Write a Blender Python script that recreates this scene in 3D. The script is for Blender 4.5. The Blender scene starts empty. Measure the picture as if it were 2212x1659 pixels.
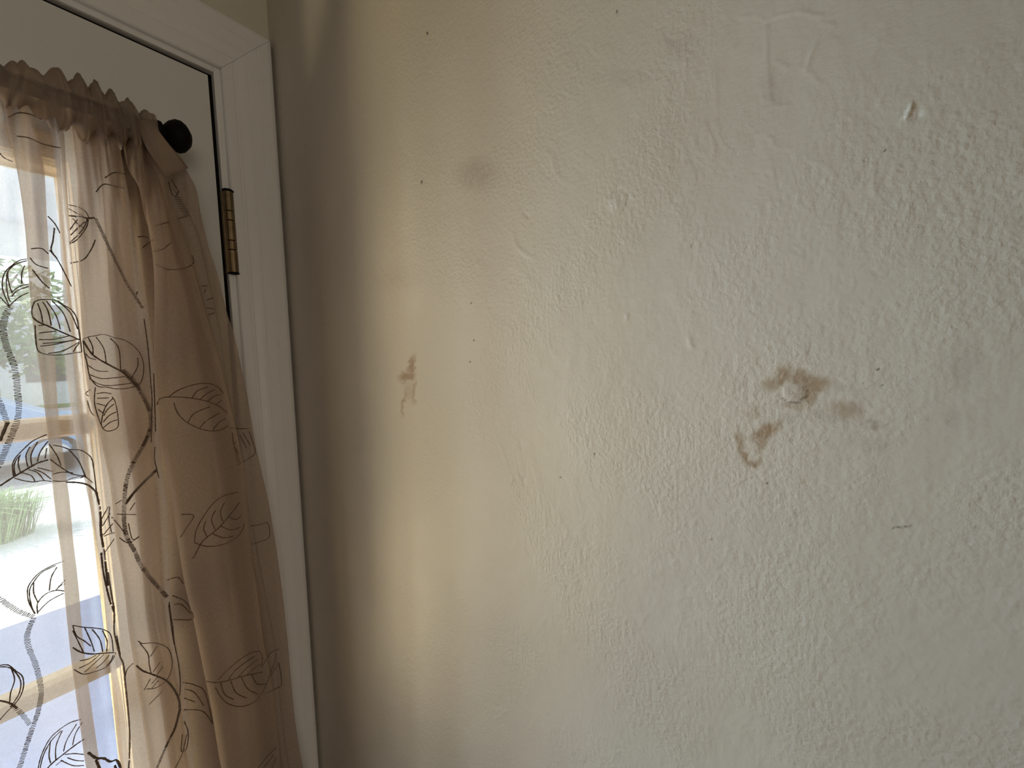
import bpy, bmesh, math, random
from mathutils import Vector, Matrix
from mathutils.bvhtree import BVHTree
random.seed(7)
C = bpy.context.scene.collection
sc = bpy.context.scene

# ------------------------------------------------------------------ camera
# world: x to the right along the door wall (plastered wall is x = 0), y out of the room (door wall is y = 0), z up
CX, CY, F = 1106.0, 829.5, 831.0                       # optical centre and focal length, for a 2212 x 1659 frame
ROWS = (Vector((0.60782699, -0.07562167, 0.79046045)),
        Vector((-0.79377072, -0.03055892, 0.60744892)),
        Vector((-0.02178068, -0.99666821, -0.0786008)))
CAM = Vector((-0.2145, -0.514, 1.728))
cam = bpy.data.objects.new('camera', bpy.data.cameras.new('camera'))
C.objects.link(cam)
m = Matrix.Identity(4)
for i in range(3):
    m[i][0], m[i][1], m[i][2], m[i][3] = ROWS[i][0], -ROWS[i][1], -ROWS[i][2], CAM[i]
cam.matrix_world = m
cam.data.sensor_width = 36; cam.data.lens = F * 36 / 2212
cam.data.clip_start = 0.01; cam.data.clip_end = 200
sc.camera = cam

def ray(px, py):
    v = Vector((px - CX, py - CY, F))
    return Vector([r.dot(v) for r in ROWS])
def aty(px, py, y=0.0):                                # point of the plane y seen at a pixel
    v = ray(px, py); return CAM + v * ((y - CAM.y) / v.y)
def atx(px, py, x=0.0):
    v = ray(px, py); return CAM + v * ((x - CAM.x) / v.x)

# ------------------------------------------------------------------ light
sc.view_settings.view_transform = 'Standard'; sc.view_settings.look = 'None'
sc.view_settings.gamma = 1; sc.view_settings.use_curve_mapping = False
sc.view_settings.exposure = 0.0
sc.cycles.use_denoising = True
sc.cycles.max_bounces = 8; sc.cycles.diffuse_bounces = 4; sc.cycles.transparent_max_bounces = 32
sc.cycles.sample_clamp_indirect = 4.0
sc.cycles.caustics_reflective = False; sc.cycles.caustics_refractive = False
world = bpy.data.worlds.new('sky'); sc.world = world; world.use_nodes = True
bg = world.node_tree.nodes['Background']
bg.inputs[0].default_value = (0.66, 0.82, 1.0, 1); bg.inputs[1].default_value = 2.9
def light(name, kind, loc, aim, energy, color, **kw):
    l = bpy.data.lights.new(name, kind); l.energy = energy; l.color = color
    for k, v in kw.items(): setattr(l, k, v)
    o = bpy.data.objects.new(name, l); C.objects.link(o); o.location = loc
    o.rotation_euler = (Vector(aim) - Vector(loc)).to_track_quat('-Z', 'Y').to_euler()
    return o
light('sun', 'SUN', (-6, 9, 9), (0, 4, 0), 5.0, (1.0, 0.95, 0.86), angle=math.radians(1.0))
light('cool_fill_panel', 'AREA', (-1.38, 2.03, 1.68), (-.3, 0, 1.55), 136, (0.60, 0.80, 1.0), shape='RECTANGLE', size=.6, size_y=1.5)  # added panel under the porch, cool fill for the plastered wall
light('low_warm_fill_panel', 'AREA', (-1.83, .97, .42), (-.3, 0, 1.55), 78, (1.0, 0.82, 0.46), shape='RECTANGLE', size=.7, size_y=.7)  # added low panel, warm fill through the glass; no boards lit there
light('high_warm_fill_panel', 'AREA', (-1.79, 1.34, 2.05), (-.3, 0, 1.55), 30, (1.0, 0.85, 0.66), shape='RECTANGLE', size=.6, size_y=.7)  # added high panel, extra warm fill on the wall, not the sky itself
light('room_fill', 'AREA', (-1.35, -4.05, 1.5), (-.6, 0, 1.6), 18, (1.0, 0.87, 0.73), shape='RECTANGLE', size=1.2, size_y=1.2)  # added fill before the solid back wall, stands for no modelled lamp

# ------------------------------------------------------------------ materials
def new_mat(name):
    mt = bpy.data.materials.new(name); mt.use_nodes = True
    nt = mt.node_tree; return mt, nt, nt.nodes, nt.links
def pbr(name, col, rough=0.6, metal=0.0, noise=None, bump=None, spec=0.5, coords='Object'):
    mt, nt, N, L = new_mat(name); b = N['Principled BSDF']
    b.inputs['Base Color'].default_value = (*col, 1); b.inputs['Roughness'].default_value = rough
    b.inputs['Metallic'].default_value = metal; b.inputs['Specular IOR Level'].default_value = spec
    tc = N.new('ShaderNodeTexCoord')
    if noise:
        n = N.new('ShaderNodeTexNoise'); n.inputs['Scale'].default_value = noise[0]; n.inputs['Detail'].default_value = 4
        L.new(tc.outputs[coords], n.inputs['Vector'])
        r = N.new('ShaderNodeMix'); r.data_type = 'RGBA'
        r.inputs['A'].default_value = (*[c * (1 - noise[1]) for c in col], 1)
        r.inputs['B'].default_value = (*[min(1, c * (1 + noise[1])) for c in col], 1)
        L.new(n.outputs['Fac'], r.inputs['Factor']); L.new(r.outputs['Result'], b.inputs['Base Color'])
    if bump:
        n = N.new('ShaderNodeTexNoise'); n.inputs['Scale'].default_value = bump[0]; n.inputs['Detail'].default_value = 3
        L.new(tc.outputs[coords], n.inputs['Vector'])
        bp = N.new('ShaderNodeBump'); bp.inputs['Distance'].default_value = bump[1]; bp.inputs['Strength'].default_value = 1
        L.new(n.outputs['Fac'], bp.inputs['Height']); L.new(bp.outputs['Normal'], b.inputs['Normal'])
    return mt

WALLC = (0.60, 0.565, 0.505)
M = {}
M['wall_plain'] = pbr('wall_paint', (0.60, 0.585, 0.48), 0.75, noise=(6, 0.04), bump=(220, 0.0004), spec=0.25)
M['trim'] = pbr('gloss_trim_paint', (0.76, 0.76, 0.75), 0.42, noise=(25, 0.03), bump=(90, 0.0004), spec=0.35)
M['door'] = pbr('door_paint', (0.66, 0.67, 0.64), 0.5, noise=(9, 0.05), bump=(160, 0.0003), spec=0.3)
M['glazing'] = pbr('cream_glazing_bar_paint', (0.55, 0.40, 0.20), 0.38, noise=(30, 0.05), bump=(120, 0.0003), spec=0.4)
M['black'] = pbr('black_iron', (0.004, 0.0038, 0.0038), 0.65, spec=0.12, bump=(300, 0.0002))
M['brass'] = pbr('aged_brass', (0.25, 0.19, 0.11), 0.42, 1.0, noise=(90, 0.5), bump=(300, 0.0002))
M['ceiling'] = pbr('ceiling_paint', (0.72, 0.70, 0.66), 0.8, bump=(60, 0.0005))
M['floor'] = pbr('floor_boards', (0.30, 0.19, 0.11), 0.45, noise=(5, 0.2))
M['porch_white'] = pbr('porch_white_paint', (0.78, 0.80, 0.82), 0.6, noise=(3, 0.04))
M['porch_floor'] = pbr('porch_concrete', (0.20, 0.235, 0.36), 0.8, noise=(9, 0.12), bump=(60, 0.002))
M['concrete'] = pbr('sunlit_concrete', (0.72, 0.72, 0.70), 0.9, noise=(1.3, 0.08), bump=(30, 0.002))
M['asphalt'] = pbr('road', (0.22, 0.23, 0.26), 0.9, noise=(4, 0.15))
M['lawn'] = pbr('lawn', (0.12, 0.2, 0.05), 0.9, noise=(5, 0.3))
M['blade'] = pbr('grass_blade', (0.26, 0.42, 0.16), 0.6, noise=(3, 0.35))
M['leaf'] = pbr('tree_leaf', (0.12, 0.20, 0.07), 0.55, noise=(1.5, 0.5))
M['leaf_pale'] = pbr('pale_tree_leaf', (0.25, 0.34, 0.15), 0.5, noise=(1.5, 0.4))
M['bark'] = pbr('bark', (0.2, 0.15, 0.1), 0.9, noise=(14, 0.3))
M['car'] = pbr('blue_grey_car_paint', (0.20, 0.33, 0.52), 0.3, 0.2, spec=0.5)
M['car_glass'] = pbr('car_glass', (0.04, 0.06, 0.07), 0.1)
M['tyre'] = pbr('tyre', (0.02, 0.02, 0.02), 0.8)
M['hub'] = pbr('hubcap', (0.6, 0.6, 0.62), 0.3, 0.8)
M['red'] = pbr('tail_light_red', (0.6, 0.04, 0.05), 0.3)
M['siding'] = pbr('neighbour_siding', (0.66, 0.68, 0.70), 0.8, noise=(2, 0.05))
M['thread'] = pbr('embroidery_thread', (0.12, 0.078, 0.055), 0.6, noise=(400, 0.3), spec=0.3)

# clear pane
mt, nt, N, L = new_mat('window_glass'); M['glass'] = mt
N.remove(N['Principled BSDF']); out = N['Material Output']
tr = N.new('ShaderNodeBsdfTransparent'); tr.inputs[0].default_value = (0.95, 0.97, 0.97, 1)
gl = N.new('ShaderNodeBsdfGlossy'); gl.inputs['Roughness'].default_value = 0.02
mx = N.new('ShaderNodeMixShader'); mx.inputs[0].default_value = 0.04
L.new(tr.outputs[0], mx.inputs[1]); L.new(gl.outputs[0], mx.inputs[2]); L.new(mx.outputs[0], out.inputs['Surface'])

# sheer fabric: open weave + cloth that lets light through
def cloth_mat(name, openness, dif, tra):
    mt, nt, N, L = new_mat(name)
    N.remove(N['Principled BSDF']); out = N['Material Output']
    uv = N.new('ShaderNodeUVMap'); uv.uv_map = 'UVMap'
    fac = []
    for sx, sy in ((2000, 260), (260, 2000)):
        mp = N.new('ShaderNodeMapping'); mp.inputs['Scale'].default_value = (sx, sy, 1)
        L.new(uv.outputs[0], mp.inputs[0])
        n = N.new('ShaderNodeTexNoise'); n.inputs['Scale'].default_value = 1.0; n.inputs['Detail'].default_value = 2
        L.new(mp.outputs[0], n.inputs['Vector']); fac.append(n.outputs['Fac'])
    add = N.new('ShaderNodeMath'); add.operation = 'ADD'; L.new(fac[0], add.inputs[0]); L.new(fac[1], add.inputs[1])
    mr = N.new('ShaderNodeMapRange'); mr.inputs['From Min'].default_value = 0.7; mr.inputs['From Max'].default_value = 1.3
    mr.inputs['To Min'].default_value = openness - 0.07; mr.inputs['To Max'].default_value = openness + 0.07
    L.new(add.outputs[0], mr.inputs['Value'])
    d = N.new('ShaderNodeBsdfDiffuse'); d.inputs[0].default_value = (*dif, 1)
    t = N.new('ShaderNodeBsdfTranslucent'); t.inputs[0].default_value = (*tra, 1)
    a = N.new('ShaderNodeMixShader'); a.inputs[0].default_value = 0.5
    L.new(d.outputs[0], a.inputs[1]); L.new(t.outputs[0], a.inputs[2])
    tr = N.new('ShaderNodeBsdfTransparent'); tr.inputs[0].default_value = (1.0, 0.95, 0.89, 1)
    mx = N.new('ShaderNodeMixShader'); L.new(mr.outputs[0], mx.inputs[0])
    L.new(a.outputs[0], mx.inputs[1]); L.new(tr.outputs[0], mx.inputs[2]); L.new(mx.outputs[0], out.inputs['Surface'])
    bp = N.new('ShaderNodeBump'); bp.inputs['Distance'].default_value = 0.0003; bp.inputs['Strength'].default_value = 0.6
    L.new(add.outputs[0], bp.inputs['Height']); L.new(bp.outputs[0], d.inputs['Normal'])
    return mt
M['cloth'] = cloth_mat('brown_sheer_cloth', 0.50, (0.60, 0.505, 0.445), (0.42, 0.36, 0.31))
M['cloth_pocket'] = cloth_mat('brown_sheer_cloth_doubled', 0.22, (0.50, 0.41, 0.34), (0.44, 0.34, 0.27))

# ------------------------------------------------------------------ mesh helpers
def put(name, verts, faces, mat, parent=None, smooth=False, **props):
    me = bpy.data.meshes.new(name); me.from_pydata([tuple(v) for v in verts], [], faces); me.update()
    if smooth:
        for p in me.polygons: p.use_smooth = True
    me.materials.append(M[mat] if isinstance(mat, str) else mat)
    o = bpy.data.objects.new(name, me); C.objects.link(o)
    if parent is not None:
        o.parent = parent; o.matrix_parent_inverse = parent.matrix_world.inverted()
    for k, v in props.items(): o[k] = v
    return o
def empty(name, loc, **props):
    o = bpy.data.objects.new(name, None); C.objects.link(o); o.location = loc
    o.matrix_world = Matrix.Translation(loc); o.empty_display_size = 0.05
    for k, v in props.items(): o[k] = v
    return o
class MB:
    def __init__(s): s.v = []; s.f = []
    def add(s, v, f):
        n = len(s.v); s.v += [tuple(a) for a in v]; s.f += [tuple(i + n for i in q) for q in f]
    def box(s, x0, x1, y0, y1, z0, z1):
        v = [(x, y, z) for x in (x0, x1) for y in (y0, y1) for z in (z0, z1)]
        s.add(v, [(0, 1, 3, 2), (4, 6, 7, 5), (0, 4, 5, 1), (2, 3, 7, 6), (0, 2, 6, 4), (1, 5, 7, 3)])
    def bevel_box(s, x0, x1, y0, y1, z0, z1, b):
        bm = bmesh.new(); bmesh.ops.create_cube(bm, size=1)
        for w in bm.verts:
            w.co = Vector(((x0 + x1) / 2 + w.co.x * (x1 - x0), (y0 + y1) / 2 + w.co.y * (y1 - y0), (z0 + z1) / 2 + w.co.z * (z1 - z0)))
        bmesh.ops.bevel(bm, geom=list(bm.edges), offset=b, segments=2, affect='EDGES', profile=0.6)
        bm.verts.index_update(); s.add([w.co for w in bm.verts], [[w.index for w in f.verts] for f in bm.faces]); bm.free()
    def tube(s, pts, r, n=6, cap=True):
        pts = [Vector(p) for p in pts]
        if len(pts) < 2: return
        rs = r if isinstance(r, (list, tuple)) else [r] * len(pts)
        ring = []; prev = None
        for i, p in enumerate(pts):
            t = (pts[min(i + 1, len(pts) - 1)] - pts[max(i - 1, 0)])
            if t.length < 1e-9: t = Vector((0, 0, 1))
            t.normalize()
            a = prev if prev is not None else (Vector((0, 1, 0)) if abs(t.y) < .9 else Vector((1, 0, 0)))
            u = (a - t * a.dot(t))
            if u.length < 1e-6: u = t.orthogonal()
            u.normalize(); prev = u; w = t.cross(u)
            ring.append([p + (u * math.cos(2 * math.pi * k / n) + w * math.sin(2 * math.pi * k / n)) * rs[i] for k in range(n)])
        v = [q for g in ring for q in g]; f = []
        for i in range(len(ring) - 1):
            for k in range(n):
                f.append((i * n + k, i * n + (k + 1) % n, (i + 1) * n + (k + 1) % n, (i + 1) * n + k))
        if cap:
            f.append(tuple(range(n - 1, -1, -1))); f.append(tuple((len(ring) - 1) * n + k for k in range(n)))
        s.add(v, f)
    def lathe(s, o, axis, prof, n=24):                 # prof: (distance along the axis, radius)
        s.tube([Vector(o) + Vector(axis).normalized() * d for d, r in prof], [max(r, 1e-5) for d, r in prof], n)
    def sweep(s, prof, place):                          # prof points placed at two ends by place(point, end)
        n = len(prof); v = [place(p, 0) for p in prof] + [place(p, 1) for p in prof]
        s.add(v, [(i, (i + 1) % n, n + (i + 1) % n, n + i) for i in range(n)] + [tuple(range(n - 1, -1, -1)), tuple(range(n, 2 * n))])
    def build(s, name, mat, parent=None, smooth=False, **props):
        return put(name, s.v, s.f, mat, parent, smooth, **props)
def lerp(tab, t):
    if t <= tab[0][0]:
        a, b = tab[0], tab[1]
    elif t >= tab[-1][0]:
        a, b = tab[-2], tab[-1]
    else:
        for a, b in zip(tab, tab[1:]):
            if a[0] <= t <= b[0]: break
    k = (t - a[0]) / (b[0] - a[0]) if b[0] != a[0] else 0
    if t < tab[0][0] or t > tab[-1][0]: k = max(-1.0, min(2.0, k)) if False else k
    return a[1] + (b[1] - a[1]) * k
def catmull(p, n):
    out = []
    for i in range(len(p) - 1):
        p0, p1, p2, p3 = p[max(i - 1, 0)], p[i], p[i + 1], p[min(i + 2, len(p) - 1)]
        for k in range(n):
            t = k / n
            out.append(tuple(0.5 * ((2 * b) + (-a + c) * t + (2 * a - 5 * b + 4 * c - d) * t * t + (-a + 3 * b - 3 * c + d) * t ** 3)
                             for a, b, c, d in zip(p0, p1, p2, p3)))
    out.append(tuple(p[-1])); return out

# ------------------------------------------------------------------ sizes of the door wall (m)
ZC = 1.728
JAMB_R, CAS_IN, CAS_OUT = -0.0583, -0.0525, -0.0031     # right jamb face, casing inner and outer edge
SLAB_R, SLAB_L = -0.0630, -0.8760
JAMB_L = SLAB_L - 0.0045; CASL = JAMB_L - 0.0058
DOOR_T = ZC + 0.3022; HEAD_IN = ZC + 0.3117
GL_R, GL_L = -0.1760, -0.7630                           # glass opening
GL_T = ZC + 0.167; GL_B = GL_T - 0.687
CEIL = 2.50

# ------------------------------------------------------------------ the plastered wall with its stains
import numpy as np
rng = np.random.default_rng(5)
def vnoise(a, b, scale, octaves=3, seed=0):             # smooth value noise over two coordinates
    r = np.random.default_rng(seed); out = np.zeros_like(a); amp = 1.0; tot = 0
    for o in range(octaves):
        lat = r.random((256, 256)); x = a * scale * 2 ** o + 37.3 * o; y = b * scale * 2 ** o + 11.7 * o
        xi = np.floor(x).astype(int); yi = np.floor(y).astype(int); fx = x - xi; fy = y - yi
        fx = fx * fx * (3 - 2 * fx); fy = fy * fy * (3 - 2 * fy)
        g = lambda i, j: lat[(xi + i) % 256, (yi + j) % 256]
        out += amp * ((g(0, 0) * (1 - fx) + g(1, 0) * fx) * (1 - fy) + (g(0, 1) * (1 - fx) + g(1, 1) * fx) * fy)
        tot += amp; amp *= .5
    return out / tot
def sstep(x, e0, e1):
    t = np.clip((x - e0) / (e1 - e0), 0, 1); return t * t * (3 - 2 * t)
# fine sheet of the part of the wall beside the door: marks and raised paint are modelled in it
ys = [0.0]
while ys[-1] > -.64: ys.append(ys[-1] - (.0015 + (.00070 - .0015) * min(1, -ys[-1] / .3)))
ys = np.array(ys); zz = np.arange(ZC - .60, ZC + .46, .0008)
GY, GZ = np.meshgrid(ys, zz)                            # rows over z, columns over y
nz_, ny_ = GY.shape
dv = np.stack([np.full_like(GY, 0 - CAM.x), GY - CAM.y, GZ - CAM.z], -1)
RM = np.array([[v for v in r] for r in ROWS])           # traced marks are given as points of the photo, laid on this plane
cv = dv @ RM; dep = np.maximum(cv[..., 2], 1e-3)
PX = cv[..., 0] / dep * F + CX; PY = cv[..., 1] / dep * F + CY
PX = np.where(cv[..., 2] > .02, PX, -9e3)
wx = PX + (vnoise(PX, PY, .07, 4, 1) - .5) * 26; wy = PY + (vnoise(PX, PY, .07, 4, 2) - .5) * 26
def blobs(items, soft, ragged=1.0):
    out = np.zeros_like(PX); XA = PX + (wx - PX) * ragged; YA = PY + (wy - PY) * ragged
    for (px, py, rx, ry, rot, st) in items:
        rr = max(rx, ry) * 1.6 + 2; near = (np.abs(XA - px) < rr) & (np.abs(YA - py) < rr)
        X_, Y_ = XA[near], YA[near]
        c_, s_ = math.cos(math.radians(rot)), math.sin(math.radians(rot))
        dx, dy = X_ - px, Y_ - py; u = (dx * c_ + dy * s_) / rx; w = (-dx * s_ + dy * c_) / ry
        out[near] = np.maximum(out[near], st * (1 - sstep(np.hypot(u, w), 1 - soft, 1 + soft * .5)))
    return out
def polydist(pts, closed=False):
    P = catmull(pts + ([pts[0]] if closed else []), 5); best = np.full_like(PX, 1e9); ins = np.zeros(PX.shape, bool)
    x0_, x1_, y0_, y1_ = min(p[0] for p in P), max(p[0] for p in P), min(p[1] for p in P), max(p[1] for p in P)
    near = (PX > x0_ - 22) & (PX < x1_ + 22) & (PY > y0_ - 22) & (PY < y1_ + 22)
    X_, Y_ = PX[near], PY[near]; bs = np.full_like(X_, 1e9); in_ = np.zeros(X_.shape, bool)
    for (x0, y0), (x1, y1) in zip(P, P[1:]):
        dx, dy = x1 - x0, y1 - y0; L2 = dx * dx + dy * dy + 1e-9
        t = np.clip(((X_ - x0) * dx + (Y_ - y0) * dy) / L2, 0, 1)
        bs = np.minimum(bs, np.hypot(X_ - x0 - t * dx, Y_ - y0 - t * dy))
        if closed:
            in_ ^= ((y0 > Y_) != (y1 > Y_)) & (X_ < (x1 - x0) * (Y_ - y0) / (y1 - y0 + 1e-12) + x0)
    best[near] = bs; ins[near] = in_
    return best, ins
brown = blobs([(890, 790, 8, 26, 8, .75), (882, 812, 19, 13, -15, .9), (894, 848, 5, 26, 4, .5), (871, 868, 5, 32, 6, .5), (882, 845, 13, 22, 0, .28),
    (1692, 812, 16, 28, 25, .75), (1668, 832, 24, 18, 0, .6), (1756, 832, 38, 18, -14, .8), (1732, 818, 38, 18, 10, .7), (1750, 856, 18, 26, 40, .7), (1715, 848, 36, 26, 0, .35),
    (1742, 846, 8, 14, -25, 1), (1716, 874, 32, 12, 0, .45), (1652, 932, 34, 17, -32, .85), (1645, 958, 13, 26, 15, .65), (1600, 955, 10, 28, -8, .7), (1607, 985, 11, 22, -24, .8),
    (1628, 1002, 18, 10, -14, .75), (1630, 890, 18, 20, 0, .3), (1830, 884, 42, 20, 12, .5)], .7, .7)
grey = blobs([(1028, 376, 44, 38, -10, .42), (1884, 918, 26, 10, 14, .55), (1790, 900, 60, 14, 10, .3), (1700, 905, 40, 12, -10, .25), (1600, 830, 14, 18, 0, .22),
    (2057, 905, 22, 28, 0, .25), (1830, 838, 40, 8, 8, .22), (2088, 790, 45, 55, 0, .2), (1668, 190, 20, 50, 0, .25), (860, 600, 60, 34, 0, .14), (1460, 95, 40, 30, 0, .2),
    (1340, 170, 60, 22, 0, .15), (1880, 960, 50, 18, 10, .2)], .95, .6)
grain = vnoise(PX, PY, .22, 3, 3)
brown *= np.clip(.75 + 1.0 * grain, 0, 1.3); grey *= np.clip(.3 + 1.3 * grain, 0, 1.3)
SP = [(923, 72, 2.6, 3.5), (911, 393, 2.2, 4.5), (1333, 25, 2.5, 4), (1896, 797, 3.4, 3.4), (1972, 823, 3.6, 2.6), (1655, 1044, 2.2, 2.2), (1493, 532, 2, 2), (1284, 980, 2, 2.4),
      (1210, 1032, 2, 2), (1911, 327, 2.6, 2.6), (1537, 1164, 2.6, 1.8), (1706, 950, 2.6, 2.6), (1863, 828, 2.4, 2.2), (1905, 834, 2.4, 2.2), (1930, 1139, 2.8, 2), (1950, 1138, 2.6, 1.8),
      (1731, 837, 2.2, 2.2), (1726, 850, 2, 2), (1713, 850, 2, 2), (1018, 654, 2, 2), (1024, 735, 2, 2), (1016, 782, 2, 2), (2135, 145, 2, 2)]
specks = blobs([(x, y, a, b_, 0, 1) for x, y, a, b_ in SP], .6, .15)
HT = np.zeros_like(PX)                                  # relief in metres, towards the room
for amp, wd, pts in (
        (.9, 3.5, [(1600, 38), (1630, 36), (1652, 46), (1672, 37), (1700, 32), (1730, 26), (1758, 34), (1780, 34)]), (-.7, 3, [(1626, 39), (1640, 43), (1655, 50), (1680, 41), (1722, 31)]),
        (.6, 3.5, [(1772, 46), (1778, 52), (1800, 52), (1795, 58)]), (.7, 4.5, [(1764, 92), (1757, 105), (1748, 125), (1744, 145), (1738, 153), (1755, 160), (1760, 172), (1772, 180)]),
        (.5, 5, [(1655, 60), (1656, 110), (1658, 150), (1662, 200), (1664, 218)]), (.6, 4.5, [(1676, 135), (1690, 142), (1695, 139)]), (.5, 4, [(1675, 228), (1688, 230), (1705, 224)]),
        (.4, 4, [(1546, 160), (1548, 220), (1550, 270), (1558, 300), (1568, 318)]), (.6, 4.5, [(1525, 275), (1538, 300), (1542, 330), (1530, 345)]),
        (.6, 4, [(1635, 320), (1650, 308), (1662, 295), (1670, 310), (1685, 320), (1708, 322)]), (-.9, 3, [(1326, 413), (1336, 409), (1350, 414), (1357, 425), (1354, 440)]),
        (.6, 4, [(1310, 428), (1316, 445), (1330, 452), (1336, 456)]), (-1.5, 3.2, [(1131, 458), (1137, 464), (1141, 468)]), (.6, 4, [(1126, 452), (1136, 458)]),
        (.7, 4, [(1110, 505), (1112, 525), (1124, 540), (1136, 550), (1150, 557)]), (.4, 5, [(1183, 330), (1195, 345), (1200, 375), (1225, 395), (1240, 400)]),
        (.5, 4, [(1085, 970), (1094, 1000), (1100, 1018), (1096, 1030)]), (.9, 5.5, [(1102, 1044), (1112, 1030), (1124, 1032)]), (-.9, 5, [(1130, 1036), (1133, 1048)]), (-.6, 3, [(1122, 950), (1125, 965)]),
        (.5, 5, [(965, 1140), (985, 1144), (1000, 1158), (1012, 1165), (1008, 1180)]), (.8, 4, [(877, 1424), (883, 1418), (890, 1428)]), (.7, 5, [(884, 1437), (894, 1443)]),
        (-.9, 4, [(1066, 1521), (1072, 1528), (1078, 1525)]), (.7, 4, [(1072, 1552), (1082, 1546), (1092, 1536)]), (.8, 3.5, [(1692, 812), (1700, 797), (1704, 790), (1702, 800)]),
        (-.7, 2.6, [(1708, 793), (1725, 791), (1744, 793)]), (.5, 4, [(1676, 905), (1690, 920), (1710, 922), (1725, 912)]), (.6, 5, [(1962, 262), (1955, 265), (1944, 264)]),
        (-.7, 4, [(1972, 230), (1990, 231), (2008, 234)]), (1.0, 5, [(1490, 735), (1491, 745), (1494, 748)]), (1.1, 4.5, [(1355, 682), (1354, 690)]),
        (1.1, 4.5, [(1428, 1094), (1430, 1100), (1436, 1100)]), (.6, 5, [(2142, 245), (2148, 254), (2144, 262)]), (.45, 6, [(1885, 350), (1888, 400), (1896, 428)]), (-.4, 7, [(1906, 410), (1914, 385)]),
        (.5, 5, [(1765, 345), (1785, 360), (1800, 380)]), (.7, 4, [(1638, 1105), (1645, 1112), (1646, 1120)]), (.6, 4, [(1640, 925), (1655, 918), (1672, 914)]), (.8, 4, [(1674, 922), (1682, 925)]),
        (-.5, 2.4, [(1690, 858), (1700, 865), (1712, 868), (1728, 868), (1733, 861), (1744, 857), (1748, 848)]), (.4, 6, [(1765, 1255), (1782, 1290), (1790, 1303)])):
    d_, _ = polydist(pts); HT += amp * .00034 * np.exp(-(d_ / wd) ** 2)
d_, ins = polydist([(1686, 842), (1700, 830), (1720, 828), (1738, 836), (1747, 850), (1738, 859), (1731, 866), (1716, 869), (1702, 866), (1692, 858)], True)
brown = np.where(ins, brown * .35 + .10, brown); HT += np.where(ins, .0009 * (1 - np.exp(-d_ / 8.0)), 0)
d_, ins = polydist([(1948, 258), (1956, 240), (1966, 218), (1974, 222), (1968, 242), (1962, 258)], True); chip = np.where(ins, sstep(d_, 0, 5), 0) * 1.0; HT += chip * .0009
d_, ins = polydist([(1976, 240), (1988, 232), (1998, 238), (1996, 254), (1980, 258)], True); c2_ = np.where(ins, sstep(d_, 0, 6), 0); chip = np.maximum(chip, c2_ * .6); HT -= c2_ * .0004
d_, ins = polydist([(1311, 432), (1320, 426), (1334, 428), (1340, 444), (1334, 455), (1318, 450)], True); c3_ = np.where(ins, sstep(d_, 0, 7), 0); chip = np.maximum(chip, c3_ * .5); HT += c3_ * .0003
for _ in range(260):                                    # scattered paint lumps
    lx, ly, lr = rng.uniform(1000, 2200), rng.uniform(0, 1659), rng.uniform(2.5, 6)
    i0 = (np.abs(PX - lx) < 18) & (np.abs(PY - ly) < 18)
    HT[i0] += .00022 * rng.uniform(.3, 1) * np.exp(-((PX[i0] - lx) ** 2 + ((PY[i0] - ly) / rng.uniform(1, 2)) ** 2) / lr ** 2)
line, _ = polydist([(1690, 860), (1700, 867), (1712, 869), (1728, 869), (1733, 861), (1744, 857), (1748, 848)]); pen, _ = polydist([(1929, 1139), (1950, 1138), (1969, 1136)])
specks = np.maximum(specks, .55 * (1 - sstep(line, .4, 1.9))); specks = np.maximum(specks, .75 * (1 - sstep(pen, .3, 2.0)))
edge = np.minimum(1, np.minimum(np.minimum(-GY, GY + .64) / .004, np.minimum(GZ - zz[0], zz[-1] - GZ) / .004)); HT *= np.clip(edge, 0, 1)

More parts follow.
